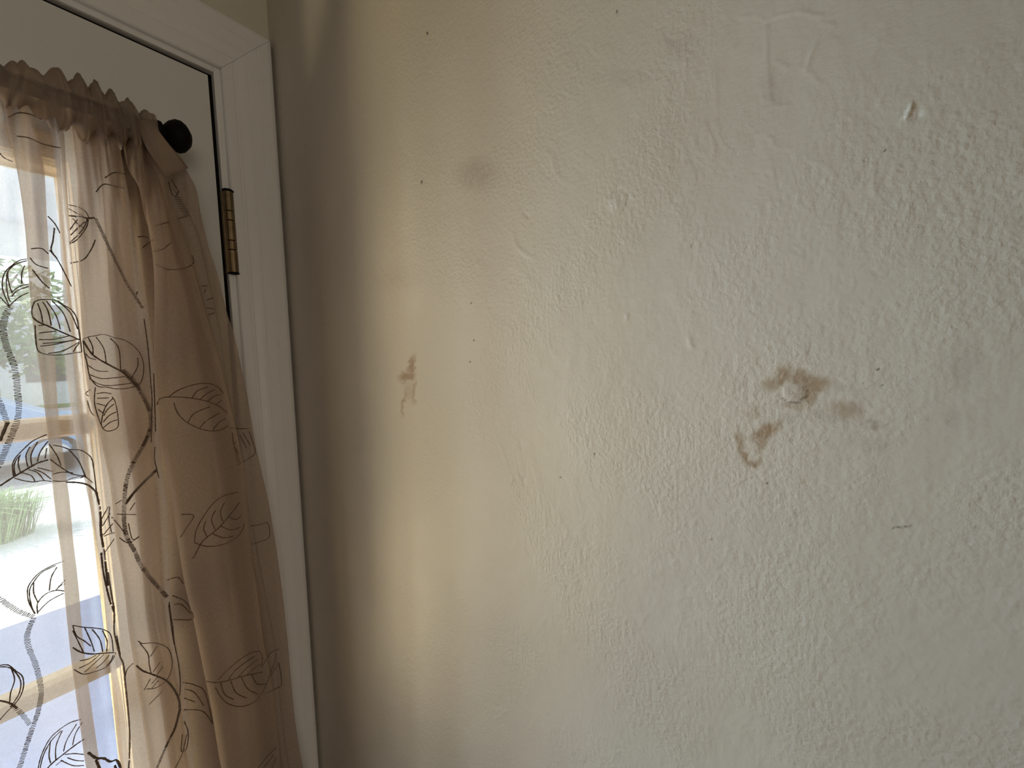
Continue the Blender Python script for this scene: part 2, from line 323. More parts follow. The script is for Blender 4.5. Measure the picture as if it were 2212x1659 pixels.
def wall_material():
    mt, nt, N, L = new_mat('stained_wall_paint'); b = N['Principled BSDF']
    b.inputs['Roughness'].default_value = 0.5; b.inputs['Specular IOR Level'].default_value = 0.35
    tc = N.new('ShaderNodeTexCoord')
    def math_(op, a, c=None, d=None):
        n = N.new('ShaderNodeMath'); n.operation = op
        for i, q in enumerate((a, c, d)):
            if q is None: continue
            if isinstance(q, (int, float)): n.inputs[i].default_value = q
            else: L.new(q, n.inputs[i])
        return n.outputs[0]
    def noise(scale, detail=3, sc=(1, 1, 1)):
        v = tc.outputs['Object']
        if sc != (1, 1, 1):
            mp = N.new('ShaderNodeMapping'); mp.inputs['Scale'].default_value = sc; L.new(v, mp.inputs[0]); v = mp.outputs[0]
        n = N.new('ShaderNodeTexNoise'); n.inputs['Scale'].default_value = scale; n.inputs['Detail'].default_value = detail
        L.new(v, n.inputs['Vector']); return n.outputs['Fac']
    def mixc(f, a, c):
        n = N.new('ShaderNodeMix'); n.data_type = 'RGBA'; L.new(f, n.inputs['Factor'])
        for k, q in (('A', a), ('B', c)):
            if isinstance(q, tuple): n.inputs[k].default_value = (*q, 1)
            else: L.new(q, n.inputs[k])
        return n.outputs['Result']
    at_ = N.new('ShaderNodeAttribute'); at_.attribute_name = 'marks'
    sp = N.new('ShaderNodeSeparateColor'); L.new(at_.outputs['Color'], sp.inputs[0])
    col = mixc(noise(9, 3), tuple(c * .97 for c in WALLC), tuple(min(1, c * 1.03) for c in WALLC))
    col = mixc(sp.outputs[1], col, (0.33, 0.285, 0.25))
    col = mixc(sp.outputs[0], col, (0.36, 0.265, 0.18))
    col = mixc(at_.outputs['Alpha'], col, (0.76, 0.77, 0.74))
    col = mixc(sp.outputs[2], col, (0.07, 0.055, 0.045))
    L.new(col, b.inputs['Base Color'])
    patch = N.new('ShaderNodeMapRange'); patch.inputs['From Min'].default_value = 0.40; patch.inputs['From Max'].default_value = 0.60
    patch.inputs['To Min'].default_value = 0.30; patch.inputs['To Max'].default_value = 1.0; L.new(noise(17, 2), patch.inputs['Value'])
    h = math_('MULTIPLY', noise(430, 3), 0.62)
    h = math_('MULTIPLY_ADD', noise(1, 2, (1, 430, 140)), 0.26, h)
    h = math_('MULTIPLY', h, patch.outputs[0])
    h = math_('MULTIPLY_ADD', noise(110, 2), 0.55, h)
    h = math_('MULTIPLY_ADD', noise(14, 1), 1.6, h)
    bp = N.new('ShaderNodeBump'); bp.inputs['Strength'].default_value = 1.0; bp.inputs['Distance'].default_value = 0.00095
    L.new(h, bp.inputs['Height']); L.new(bp.outputs[0], b.inputs['Normal'])
    return mt
M['wall'] = wall_material()
co = np.stack([-HT, GY, GZ], -1).reshape(-1, 3)
idx = np.arange(nz_ * ny_).reshape(nz_, ny_)
quads = np.stack([idx[:-1, :-1], idx[:-1, 1:], idx[1:, 1:], idx[1:, :-1]], -1).reshape(-1, 4)
y1_, z0_, z1_ = float(ys[-1]), float(zz[0]), float(zz[-1])
ex = np.array([(0, 0, 0), (0, -4.2, 0), (0, -4.2, z0_), (0, 0, z0_), (0, 0, z1_), (0, -4.2, z1_), (0, -4.2, CEIL), (0, 0, CEIL), (0, y1_, z0_), (0, y1_, z1_),
               (.12, -4.2, 0), (.12, .14, 0), (.12, .14, CEIL), (.12, -4.2, CEIL), (0, .14, 0), (0, .14, CEIL)], float)
n0 = len(co)
exq = np.array([(0, 1, 2, 3), (4, 5, 6, 7), (8, 2, 5, 9), (10, 11, 12, 13), (14, 0, 7, 15), (14, 15, 12, 11), (1, 10, 13, 6), (7, 6, 13, 12)]) + n0
co = np.concatenate([co, ex]); quads = np.concatenate([quads, exq])
me = bpy.data.meshes.new('wall_right'); me.vertices.add(len(co)); me.vertices.foreach_set('co', co.ravel())
me.loops.add(quads.size); me.loops.foreach_set('vertex_index', quads.ravel().astype(np.int32))
me.polygons.add(len(quads)); me.polygons.foreach_set('loop_start', (np.arange(len(quads)) * 4).astype(np.int32))
sm = np.ones(len(quads), bool); sm[-len(exq):] = False; me.polygons.foreach_set('use_smooth', sm)
me.update(calc_edges=True); me.materials.append(M['wall'])
ca = me.color_attributes.new('marks', 'FLOAT_COLOR', 'POINT')
cc = np.zeros((len(co), 4)); cc[:n0, 0] = np.clip(brown, 0, .92).ravel(); cc[:n0, 1] = np.clip(grey, 0, .9).ravel(); cc[:n0, 2] = specks.ravel(); cc[:n0, 3] = chip.ravel()
ca.data.foreach_set('color', cc.ravel().astype(np.float32))
wall_right = bpy.data.objects.new('wall_right', me); C.objects.link(wall_right); wall_right['kind'] = 'structure'
m_ = MB(); m_.box(-3.6, JAMB_L - .02, 0, 0.14, 0, CEIL); m_.box(JAMB_R + .02, 0, 0, 0.14, 0, CEIL)
m_.box(JAMB_L - .02, JAMB_R + .02, 0, 0.14, DOOR_T + .03, CEIL)
m_.build('wall_front', 'wall_plain', kind='structure')
m_ = MB(); m_.box(-3.6, 0.12, -4.32, -4.2, 0, CEIL); m_.build('wall_back', 'wall_plain', kind='structure')
m_ = MB(); m_.box(-3.72, -3.6, -4.32, 0.14, 0, CEIL); m_.build('wall_left', 'wall_plain', kind='structure')
m_ = MB(); m_.box(-3.72, 0.12, -4.32, 0.14, CEIL, CEIL + .1); m_.build('ceiling', 'ceiling', kind='structure')
m_ = MB(); m_.box(-3.72, 0.12, -4.32, 0.14, -0.1, 0); m_.build('floor', 'floor', kind='structure')

# ------------------------------------------------------------------ door casing (mitred moulding)
T = CAS_OUT - CAS_IN
PROF = [(0, 0), (0, .0060), (.0012, .0074), (.0100, .0080), (.0108, .0073), (.0122, .0074), (.0140, .0088), (.0190, .0106), (.0225, .0112),
        (.0234, .0109), (.0246, .0117), (.0330, .0128), (.0345, .0127), (.0358, .0137), (.0445, .0146), (.0475, .0138), (T, .0112), (T, 0)]
VS = 1.085
g = 0.00016
m_ = MB(); m_.sweep(PROF, lambda p, e: (CAS_IN + p[0], -p[1], 0.0 if e == 0 else HEAD_IN + p[0] * VS - g)); m_.build('trim_1', 'trim', kind='structure')
m_ = MB(); m_.sweep(PROF, lambda p, e: ((CASL - p[0] if e == 0 else CAS_IN + p[0]), -p[1], HEAD_IN + p[0] * VS + g)); m_.build('trim_2', 'trim', kind='structure')
m_ = MB(); m_.sweep(PROF, lambda p, e: (CASL - p[0], -p[1], 0.0 if e == 0 else HEAD_IN + p[0] * VS - g)); m_.build('trim_3', 'trim', kind='structure')
# jamb with stop
m_ = MB()
m_.bevel_box(JAMB_R, JAMB_R + .02, -.0012, .14, 0, DOOR_T + .0247, .0008); m_.bevel_box(JAMB_L - .02, JAMB_L, -.0012, .14, 0, DOOR_T + .0247, .0008)
m_.bevel_box(JAMB_L, JAMB_R, -.0012, .14, DOOR_T + .0047, DOOR_T + .0247, .0008)
m_.box(JAMB_R - .012, JAMB_R, .048, .06, 0, DOOR_T + .0047); m_.box(JAMB_L, JAMB_L + .012, .048, .06, 0, DOOR_T + .0047)
m_.box(JAMB_L, JAMB_R, .048, .06, DOOR_T - .008, DOOR_T + .0047)
m_.build('trim_4', 'trim', kind='structure')

# ------------------------------------------------------------------ door_1
door = empty('door_1', (SLAB_R, 0, 0.0), kind='structure')
FR = 0.028                                              # raised glazing frame
m_ = MB(); y0, y1 = 0.0015, 0.046
xa, xb, xc, xd = SLAB_L, GL_L - .004, GL_R + .004, SLAB_R; za, zb, zc_, zd = .008, GL_B - .004, GL_T + .004, DOOR_T
for yy in (y0, y1):
    gx = (xa, xb, xc, xd); gz = (za, zb, zc_, zd)
    m_.add([(x, yy, z) for z in gz for x in gx], [(r * 4 + c, r * 4 + c + 1, r * 4 + c + 5, r * 4 + c + 4) for r in range(3) for c in range(3) if not (r == 1 and c == 1)])
for A, B in (((xa, za), (xd, za)), ((xd, za), (xd, zd)), ((xd, zd), (xa, zd)), ((xa, zd), (xa, za)), ((xb, zb), (xc, zb)), ((xc, zb), (xc, zc_)), ((xc, zc_), (xb, zc_)), ((xb, zc_), (xb, zb))):
    m_.add([(A[0], y0, A[1]), (B[0], y0, B[1]), (B[0], y1, B[1]), (A[0], y1, A[1])], [(0, 1, 2, 3)])
m_.build('door_slab', 'door', door)
fprof = [(-.002, .022), (0, .018), (.0015, .006), (.006, -.001), (.011, -.0035), (.020, -.0040), (.0245, -.0050), (.0265, -.0042), (FR, .0016), (FR, .003)]
m_ = MB()
m_.sweep(fprof, lambda p, e: (GL_R + p[0], p[1], GL_B - p[0] if e == 0 else GL_T + p[0]))
m_.sweep(fprof, lambda p, e: (GL_L - p[0], p[1], GL_B - p[0] if e == 0 else GL_T + p[0]))
m_.sweep(fprof, lambda p, e: (GL_L - p[0] if e == 0 else GL_R + p[0], p[1], GL_T + p[0]))
m_.sweep(fprof, lambda p, e: (GL_L - p[0] if e == 0 else GL_R + p[0], p[1], GL_B - p[0]))
m_.build('glazing_frame', 'glazing', door, smooth=False)
m_ = MB(); bprof = [(-.0095, .019), (-.009, .010), (-.0065, .0035), (-.003, .0012), (.003, .0012), (.0065, .0035), (.009, .010), (.0095, .019)]
for k in (1, 2):
    zc = GL_T - .223 - .232 * (k - 1)
    mb = MB(); mb.sweep(bprof, lambda p, e: (GL_L if e == 0 else GL_R, p[1], zc + p[0])); mb.build('glazing_bar', 'glazing', door)
for k in (1, 2):
    xc = GL_R + (GL_L - GL_R) * k / 3
    mb = MB(); mb.sweep(bprof, lambda p, e: (xc + p[0], p[1] + .0002, GL_B if e == 0 else GL_T)); mb.build('glazing_bar', 'glazing', door)
m_ = MB(); m_.box(GL_L, GL_R, .0185, .0205, GL_B, GL_T); m_.build('pane', 'glass', door)
m_ = MB(); m_.box(SLAB_R, JAMB_R, .007, .046, .008, DOOR_T + .0047); m_.box(JAMB_L, SLAB_L, .007, .046, .008, DOOR_T + .0047); m_.box(JAMB_L, JAMB_R, .007, .046, DOOR_T, DOOR_T + .0047)
m_.build('door_gap_shade', 'black', door)  # black filler added so the gap round the slab reads as deep shade
# hinges
for zt in (ZC + .1825, 1.08, .34):
    h = MB(); hx, hy, r = -0.0555, -0.0068, .0048
    for k, (a, b) in enumerate(((0, .0205), (.0212, .0305), (.0312, .0520), (.0527, .0620), (.0627, .0865))):
        hb = .0865
        h.lathe((hx, hy, zt - a), (0, 0, -1), [(0, 0), (0, r * .9), (.0004, r), (b - a - .0004, r), (b - a, r * .9), (b - a, 0)], 20)
    h.box(hx - .0055, hx, -.0060, .030, zt - .0865, zt)            # leaf plates in the gap
    hinge = h.build('hinge', 'brass', door, smooth=False)
    p = MB(); p.lathe((hx, hy, zt + .0001), (0, 0, 1), [(0, 0), (0, r * 1.12), (.0012, r * 1.18), (.0024, r * .9), (.0028, 0)], 18)
    p.lathe((hx, hy, zt - .0866), (0, 0, -1), [(0, 0), (0, r * 1.1), (.0012, r * 1.1), (.0022, 0)], 18)
    p.build('hinge_pin', 'black', hinge)
kb = MB(); kb.lathe((SLAB_L + .06, 0.0015, .95), (0, -1, 0), [(0, .03), (.004, .03), (.006, .012), (.03, .012), (.036, .024), (.05, .028), (.06, .022), (.064, 0)], 24)
kb.build('door_knob', 'brass', door, smooth=True)

# ------------------------------------------------------------------ curtain rod
RY = -0.052; RZ = ZC + .2040; RE = aty(345, 276, RY).x
rod = empty('curtain_rod', (RE, RY, RZ), label='black metal curtain rod with a rounded knob finial, mounted across the door', category='curtain rod')
m_ = MB(); m_.lathe((-.86, RY, RZ), (1, 0, 0), [(0, .0058), (RE + .86, .0058)], 20); m_.build('rod', 'black', rod, smooth=True)
fc = aty(392, 298, RY).x
m_ = MB(); m_.lathe((RE - .004, RY, RZ), (1, 0, 0), [(0, .0068), (.002, .0078), (.0045, .0076), (.006, .0052), (.0075, .0048), (fc - RE - .008, .0066), (fc - RE - .005, .0106),
                                             (fc - RE - .001, .0134), (fc - RE + .003, .0138), (fc - RE + .0065, .0118), (fc - RE + .0085, .0092), (fc - RE + .0105, .0060), (fc - RE + .0112, 0)], 32)
m_.build('finial', 'black', rod, smooth=True)
m_ = MB(); m_.lathe((-.864 + .004, RY, RZ), (-1, 0, 0), [(0, .0095), (.003, .0115), (.009, .0068), (.016, .013), (.024, .0182), (.034, .015), (.041, 0)], 32)
m_.build('finial', 'black', rod, smooth=True)
for bx in (RE - .022, -.84):
    m_ = MB(); m_.bevel_box(bx - .009, bx + .009, -.0025, .0015, RZ - .028, RZ + .022, .001)
    m_.tube([(bx, -.001, RZ - .006), (bx, -.03, RZ - .012), (bx, RY, RZ - .0075)], .0035, 10)
    m_.lathe((bx - .004, RY, RZ), (1, 0, 0), [(0, .0062), (0, .0082), (.008, .0082), (.008, .0062)], 20)
    m_.build('bracket', 'black', rod)

# ------------------------------------------------------------------ curtain
CY0 = -0.050
KEYS = {  # edges of the folds as seen in the photo, dropped on the plane the curtain hangs in
 'A': [(8, 215), (12, 240), (22, 300), (30, 340), (42, 400), (55, 500), (61, 600), (70, 700), (85, 800), (98, 900), (108, 1000), (118, 1100), (132, 1200), (140, 1300), (150, 1400), (163, 1500), (185, 1659)],
 'B': [(55, 225), (62, 240), (85, 300), (97, 370), (100, 450), (107, 560), (109, 620), (111, 700), (121, 792), (123, 865), (131, 930), (139, 1000), (147, 1050), (155, 1120), (158, 1170), (166, 1230), (170, 1265), (178, 1370), (186, 1440), (194, 1500), (213, 1631), (217, 1659)],
 'S2L': [(98, 230), (115, 300), (126, 400), (129, 470), (132, 540), (136, 590), (139, 650), (141, 720), (143, 800), (151, 856), (160, 912), (168, 968), (179, 1010), (190, 1066), (202, 1122), (213, 1192), (224, 1265), (236, 1400), (242, 1460), (250, 1550), (262, 1659)],
 'S2R': [(130, 235), (138, 300), (144, 400), (149, 484), (156, 568), (165, 652), (175, 736), (179, 800), (184, 856), (192, 892), (196, 926), (200, 974), (206, 1038), (210, 1080), (216, 1108), (221, 1192), (235, 1265), (242, 1350), (247, 1430), (262, 1500), (272, 1580), (279, 1659)],
 'C': [(152, 240), (162, 330), (169, 400), (168, 500), (170, 600), (174, 680), (178, 736), (183, 800), (192, 860), (205, 900), (228, 1000), (238, 1050), (246, 1150), (266, 1265), (274, 1350), (290, 1450), (306, 1550), (322, 1659)],
 'D': [(254, 240), (249, 308), (262, 400), (277, 456), (289, 526), (297, 574), (303, 640), (311, 680), (317, 736), (325, 800), (335, 898), (336, 996), (350, 1066), (356, 1265), (366, 1350), (375, 1390), (389, 1455), (400, 1545), (412, 1659)],
 'E': [(283, 240), (294, 308), (311, 406), (319, 484), (330, 554), (333, 640), (332, 740), (333, 850), (337, 884), (350, 968), (364, 1038), (381, 1150), (400, 1265), (420, 1342), (437, 1432), (457, 1530), (474, 1642), (478, 1659)],
 'F': [(300, 250), (322, 310), (345, 373), (380, 480), (420, 620), (460, 760), (490, 880), (518, 1010), (527, 1108), (538, 1220), (544, 1250), (558, 1376), (575, 1450), (586, 1530), (594, 1612), (599, 1659)],
 'G': [(318, 250), (350, 330), (387, 436), (429, 512), (446, 596), (476, 736), (488, 820), (502, 912), (513, 996), (540, 1108), (560, 1220), (574, 1300), (592, 1390), (600, 1474), (608, 1560), (622, 1659)],
 'H': [(326, 255), (336, 272), (347, 290), (367, 320), (388, 345), (400, 366), (413, 400), (437, 484), (465, 596), (493, 694), (513, 778), (530, 865), (549, 968), (575, 1080), (591, 1178), (603, 1265), (611, 1330), (620, 1407), (632, 1530), (641, 1600), (652, 1659)],
}
TAB = {}
for k, pl in KEYS.items():
    t = []
    for p in pl:
        q = aty(p[0], p[1], CY0); t.append((q.z, q.x))
    t.sort(); TAB[k] = t
def keyx(k, z):
    t = TAB[k]
    if z < t[0][0]: return t[0][1] + (t[0][0] - z) * .10
    if z > t[-1][0]: return t[-1][1]
    return lerp(t, z)
def smooth_at(k, z): return (keyx(k, z - .012) + 2 * keyx(k, z) + keyx(k, z + .012)) / 4
def section(z):
    X = {k: smooth_at(k, z) for k in KEYS}
    a, b, sl, sr, c, d, e, f, g_, h = [X[k] for k in ('A', 'B', 'S2L', 'S2R', 'C', 'D', 'E', 'F', 'G', 'H')]
    dn = min(1.0, max(0.0, (RZ - z) / .15))             # folds deepen below the rod
    o = [(-.80, 0), (-.775, .008), (-.70, .012), (-.69, .006), (-.77, 0), (-.78, -.008), (-.68, -.012), (-.665, -.006), (-.73, .002), (-.72, .010), (-.60, .012), (-.59, .006), (-.66, -.001), (-.65, -.008), (-.56, -.010), (-.545, -.004), (-.60, .003), (-.57, .010), (-.50, .005), (-.43, -.003), (-.385, .005),  # unseen left folds, bunched thick to narrow the light from the glass
         (-.34, .004), (-.30, -.002), (a - .045, .001), (a - .008, .005),
         (b - .004, .0075), (b, .0045), (b - .0015, .001), ((a + b) / 2, -.001), (a + .0015, -.003), (a, -.0055), (a + .003, -.0085), ((b + sr) / 2, -.0045),
         (sr - .003, -.0075), (sr, -.005), (sr - .002, -.001), ((sl + sr) / 2, .0005), (sl + .001, .003), (sl, .006), (sl + .004, .0085),
         ((c + d) / 2, .011), (d - .012, .0125), (d - .008, .0095), (d - .014, .0060), (c + .006, .001), (c, -.003), (c + .003, -.008), (c * .6 + d * .4, -.0055), (c * .35 + d * .65, -.015),
         (d - .006, -.0235), (d, -.0190), (d - .003, -.009), ((c + d) / 2, .003), ((c + d) / 2 + .004, .013), ((d + e) / 2, .0205),
         ((e + f) / 2, .0190), ((e + f) / 2 + .006, .012), (e + .003, .000), (e, -.0055), (e + .004, -.0155), (e * .68 + f * .32, -.0185), (e * .36 + f * .64, -.0105), (f - .006, -.0185),
         (f, -.0125), (f - .003, -.007), (f - .018, -.001), (f - .016, .004), (g_ - .001, .001), (g_ + .0005, -.0025), (g_ * .5 + h * .5, -.0065), (h - .001, -.0065), (h, -.0042), (h - .001, -.002), (g_ + .002, .0015), (g_ - .012, .006), (g_ - .020, .016), (f - .002, .026), (f - .012, .0345), (e + .01, .0335), (e - .004, .0340), (d - .006, .0345), (d - .008, .0330), (e, .0300), (g_ - .006, .0195), (g_ - .004, .0215), (e, .0195), ((c + d) / 2 + .006, .0165)]  # rear layers past the hem are added to block light behind the cloth
    o = [(x, y * (0.45 + 0.55 * dn) if y < .014 else y * (.9 + .1 * dn)) for x, y in o]
    return catmull(o, 6)
ZT = RZ - .006
zs = []; z = ZT
while z > ZC - .80:
    zs.append(z); z -= .0035 if z > ZC - .42 else .02
verts = []; uvu = []; ncol = None
def fold_noise(x, z):
    return (math.sin(x * 210 + 3 * math.sin(z * 9)) * .0006 + math.sin(x * 95 + z * 14) * .0010 + math.sin(x * 40 - z * 22 + 1) * .0008)
for z in zs:
    s = section(z); ncol = len(s); u = 0; prev = None
    k = math.exp(-(ZT - z) / .08)
    for i, (x, y) in enumerate(s):
        if prev: u += math.hypot(x - prev[0], y - prev[1])
        prev = (x, y)
        gath = k * ((.0085) * math.sin(x * 400 + 2.3 * math.sin(x * 90) + (ZT - z) * 25) + .002 * math.sin(x * 1130 + 1))
        verts.append(Vector((x, CY0 + y + fold_noise(x, z) + gath + .004 * (1 - min(1, (ZT - z) / .03)), z))); uvu.append((u, z))
nr = len(zs)
faces = [(r * ncol + i, r * ncol + i + 1, (r + 1) * ncol + i + 1, (r + 1) * ncol + i) for r in range(nr - 1) for i in range(ncol - 1)]
curtain = empty('curtain', (RE, RY, RZ), label='brown sheer curtain with embroidered leaf vines, gathered on the black rod over the door glass', category='curtain')
panel = put('sheer_panel', verts, faces, 'cloth', curtain, True)
uvl = panel.data.uv_layers.new(name='UVMap')
for lp in panel.data.loops: uvl.data[lp.index].uv = uvu[lp.vertex_index]
bvh = BVHTree.FromPolygons(verts, faces)

# rod pocket: ruffled sleeve round the rod
pe = aty(334, 268, RY).x
pv = []; pf = []; puv = []
xs = [pe - i * .0011 for i in range(int((pe + .845) / .0011))]; NA = 40
for x in xs:
    for k in range(NA):
        th = 2 * math.pi * k / NA
        w = x * 470 + 2.6 * math.sin(x * 83) + 1.3 * math.sin(x * 37 + 1) + 1.5 * math.sin(th + x * 45)
        rf = abs(math.sin(w / 2)) ** .45; big = .5 + .5 * math.sin(x * 71 + .6)
        r = .0070 + .0095 * rf * (.55 + .75 * big) + .0012 * math.sin(w * 2.7 + th)
        r *= 1.0 + .22 * max(0, -math.sin(th))          # sags below the rod
        if x > pe - .003: r *= .8 + .2 * (pe - x) / .003
        pv.append((x + .0014 * math.sin(w), RY - math.cos(th) * r * .95, RZ + math.sin(th) * r * 1.15 - .0012)); puv.append((x * 3, th * .014))
for i in range(len(xs) - 1):
    for k in range(NA): pf.append((i * NA + k, i * NA + (k + 1) % NA, (i + 1) * NA + (k + 1) % NA, (i + 1) * NA + k))
pocket = put('rod_pocket', pv, pf, 'cloth_pocket', curtain, True)
uvl = pocket.data.uv_layers.new(name='UVMap')
for lp in pocket.data.loops: uvl.data[lp.index].uv = puv[lp.vertex_index]
# doubled corner of the pocket hanging under the finial
hv = []; hf = []; huv = []
L0 = [(296, 262), (305, 290), (318, 318), (335, 345), (348, 366), (357, 383)]; R0 = [(330, 259), (345, 288), (364, 313), (382, 334), (396, 352), (404, 364)]
for i in range(6):
    for k in range(9):
        t = k / 8; px = L0[i][0] * (1 - t) + R0[i][0] * t; py = L0[i][1] * (1 - t) + R0[i][1] * t
        hv.append(aty(px, py, CY0 - .017 - .003 * math.sin(t * math.pi) + .0012 * math.sin(t * 9 + i))); huv.append((t * .03, i * .01))
for i in range(5):
    for k in range(8): hf.append((i * 9 + k, i * 9 + k + 1, (i + 1) * 9 + k + 1, (i + 1) * 9 + k))
flap = put('pocket_corner', hv, hf, 'cloth_pocket', curtain, True)
md = flap.modifiers.new('thick', 'SOLIDIFY'); md.thickness = .0012
uvl = flap.data.uv_layers.new(name='UVMap')
for lp in flap.data.loops: uvl.data[lp.index].uv = huv[lp.vertex_index]

# ---- embroidery, stitched to the front layer of the cloth
K = 3.568
def Z0(pts, ox=0, oy=0): return [(ox + x / K, oy + y / K) for x, y in pts]
def drop(px, py):
    d = ray(px, py).normalized()
    hit = bvh.ray_cast(CAM, d)
    p = hit[0] if hit[0] is not None and hit[0].y > -.09 and hit[0].y < 0 else aty(px, py, CY0)
    return p - d * .0006
def runs(pts, step=2.5):
    P = catmull(pts, 8) if len(pts) > 2 else pts
    res = [P[0]]
    for a, b in zip(P, P[1:]):
        d = math.hypot(b[0] - a[0], b[1] - a[1]); n = max(1, int(d / step))
        for i in range(1, n + 1): res.append((a[0] + (b[0] - a[0]) * i / n, a[1] + (b[1] - a[1]) * i / n))
    W = [drop(*p) for p in res]; out = []; cur = [W[0]]
    for a, b in zip(W, W[1:]):
        if (a - b).length > .0045: out.append(cur); cur = []
        cur.append(b)
    out.append(cur); return [r for r in out if len(r) > 1]
emb = MB()
def stitch_line(pts, r=.00036):
    for run in runs(pts):
        rr = [r * random.uniform(.75, 1.2) for _ in run]
        emb.tube(run, rr, 4, cap=False)
def stitch_stem(pts, w=.0015, gap=.0009):
    for run in runs(pts, 1.2):
        acc = 0
        for a, b in zip(run, run[1:]):
            acc += (b - a).length
            if acc < gap: continue
            acc = 0; t = (b - a).normalized(); s = t.cross(Vector((0, 1, 0))).normalized(); s = (s + t * random.uniform(-.25, .25)).normalized()
            ww = w * random.uniform(.85, 1.15)
            emb.tube([a - s * ww, a + s * ww], .00026, 4, cap=False)
c2 = (0, 400); c3 = (0, 800); c4 = (0, 1194)
def LN(c, *pls, r=.00036):
    for p in pls: stitch_line(Z0(p, *c), r)
# first vine at the left
LN(c2, [(215, 568), (150, 580), (90, 620), (40, 670), (20, 730), (20, 800), (40, 860), (75, 940)], [(215, 580), (120, 610), (60, 670), (50, 760), (60, 850), (80, 900)],
   [(60, 660), (62, 720), (75, 780), (92, 830)], [(90, 830), (120, 800), (170, 772), (220, 765)], [(75, 930), (120, 885), (170, 850), (220, 828)], [(90, 860), (130, 815), (220, 780)],
   [(190, 620), (168, 680), (168, 760)], [(0, 862), (40, 905), (75, 940)], r=.00034)
stitch_stem(Z0([(75, 940), (45, 1000), (25, 1080), (30, 1160), (50, 1240), (80, 1320), (110, 1400), (128, 1500), (135, 1600), (145, 1680), (140, 1780), (110, 1880), (60, 2000), (20, 2100), (-20, 2180)], *c2), .0016)
stitch_stem(Z0([(-30, 200), (0, 250), (30, 330), (60, 420)], *c3), .0014)
LN(c3, [(60, 400), (30, 470), (0, 545)], r=.0009)
# upper leaves between the strips
LN(c2, [(525, 235), (600, 242), (680, 255), (728, 250)], r=.0006)
LN(c2, [(520, 150), (600, 168), (660, 205), (685, 250)], [(680, 262), (668, 320), (620, 390), (580, 430), (538, 452)], [(672, 262), (650, 320), (600, 385), (540, 440)],
   [(528, 180), (580, 210), (640, 240)], [(538, 345), (570, 300), (600, 262)], [(540, 390), (600, 330), (655, 280)], [(560, 255), (600, 300), (650, 330)])
stitch_stem(Z0([(735, 255), (790, 370), (850, 500), (920, 640), (980, 760), (1050, 870), (1100, 950)], *c2), .0010, .0007)
LN(c2, [(1110, 1030), (1140, 1250), (1160, 1500), (1172, 1659), (1165, 1860), (1165, 1980)], [(1185, 1450), (1190, 1600), (1200, 1900)], [(240, 490), (320, 488), (372, 530)], [(232, 560), (280, 612), (372, 642)],
   [(250, 650), (320, 740), (380, 795)], [(370, 240), (425, 300), (462, 370)], [(420, 330), (408, 430), (395, 500), (440, 565)], [(380, 500), (440, 570), (500, 680), (550, 780)],
   [(545, 600), (640, 575), (700, 500), (735, 420)], r=.0004)
# leaf against the left strip
LN(c2, [(265, 900), (300, 885), (370, 880), (440, 892), (500, 930), (550, 960), (590, 1020), (605, 1100), (618, 1190)], [(265, 900), (245, 960), (250, 1020)],
   [(270, 1080), (275, 1180), (290, 1270), (340, 1300), (420, 1310), (500, 1305), (560, 1295), (630, 1285)], [(630, 1285), (622, 1200)],
   [(290, 910), (315, 980), (330, 1060)], [(330, 900), (370, 970), (395, 1080)], [(360, 895), (430, 1000), (465, 1110)], [(400, 890), (490, 990), (542, 1130)], [(440, 892), (540, 980), (600, 1110)],
   [(345, 1078), (300, 1082)], [(430, 1125), (300, 1140)], [(540, 1160), (410, 1188), (300, 1190)], [(600, 1185), (430, 1225), (310, 1242)], [(615, 1205), (490, 1275), (370, 1298)], [(612, 1215), (585, 1250), (565, 1285)],
   [(570, 1195), (460, 1210), (330, 1220)])
LN(c2, [(245, 1010), (290, 1050), (380, 1090), (470, 1130), (540, 1160), (620, 1195)], r=.00055)
LN(c2, [(635, 1190), (700, 1290), (760, 1340), (850, 1390), (940, 1440), (1000, 1490), (1050, 1550)], r=.0006)
LN(c2, [(635, 1190), (680, 1170), (740, 1160), (800, 1150), (880, 1175), (960, 1195), (1030, 1240), (1080, 1300), (1105, 1370), (1105, 1450), (1085, 1520), (1050, 1550)],
   [(640, 1200), (650, 1290), (670, 1370), (690, 1470), (720, 1520), (760, 1552), (820, 1557), (900, 1570), (980, 1565), (1050, 1550)], [(690, 1490), (760, 1532), (850, 1545), (1020, 1525)],
   [(680, 1175), (712, 1240), (718, 1300)], [(740, 1170), (800, 1260), (818, 1370)], [(850, 1180), (915, 1260), (930, 1430)], [(1060, 1330), (1060, 1400), (1010, 1490)],
   [(660, 1300), (690, 1330), (740, 1345)], [(680, 1390), (750, 1430), (835, 1435)], [(690, 1460), (780, 1490), (880, 1485), (965, 1475)])
stitch_stem(Z0([(1050, 1550), (1100, 1610), (1150, 1675), (1200, 1740), (1250, 1830), (1270, 1900)], *c2)[:1] + Z0([(950, 0), (1020, 60), (1070, 140), (1120, 230), (1155, 320), (1165, 400), (1150, 480), (1100, 590), (1040, 690), (990, 800), (970, 880), (960, 980), (955, 1100), (960, 1200), (980, 1290), (1040, 1400), (1080, 1490), (1150, 1590), (1210, 1659), (1290, 1750)], *c3), .0014, .0006)
LN(c3, [(1210, 770), (1120, 852), (1030, 950), (970, 1030)], r=.0007)
LN(c3, [(1205, 760), (1130, 830), (1040, 925), (975, 1005)], [(1195, 590), (1190, 680), (1210, 765)], [(1210, 770), (1225, 830)], [(890, 1030), (940, 1000)], [(860, 1130), (920, 1200), (965, 1260)],
   [(900, 1108), (960, 1110), (1050, 1112)], [(1000, 1080), (1040, 1020)], [(990, 1180), (1020, 1300), (1070, 1280)], [(920, 1290), (990, 1330), (1070, 1285)])
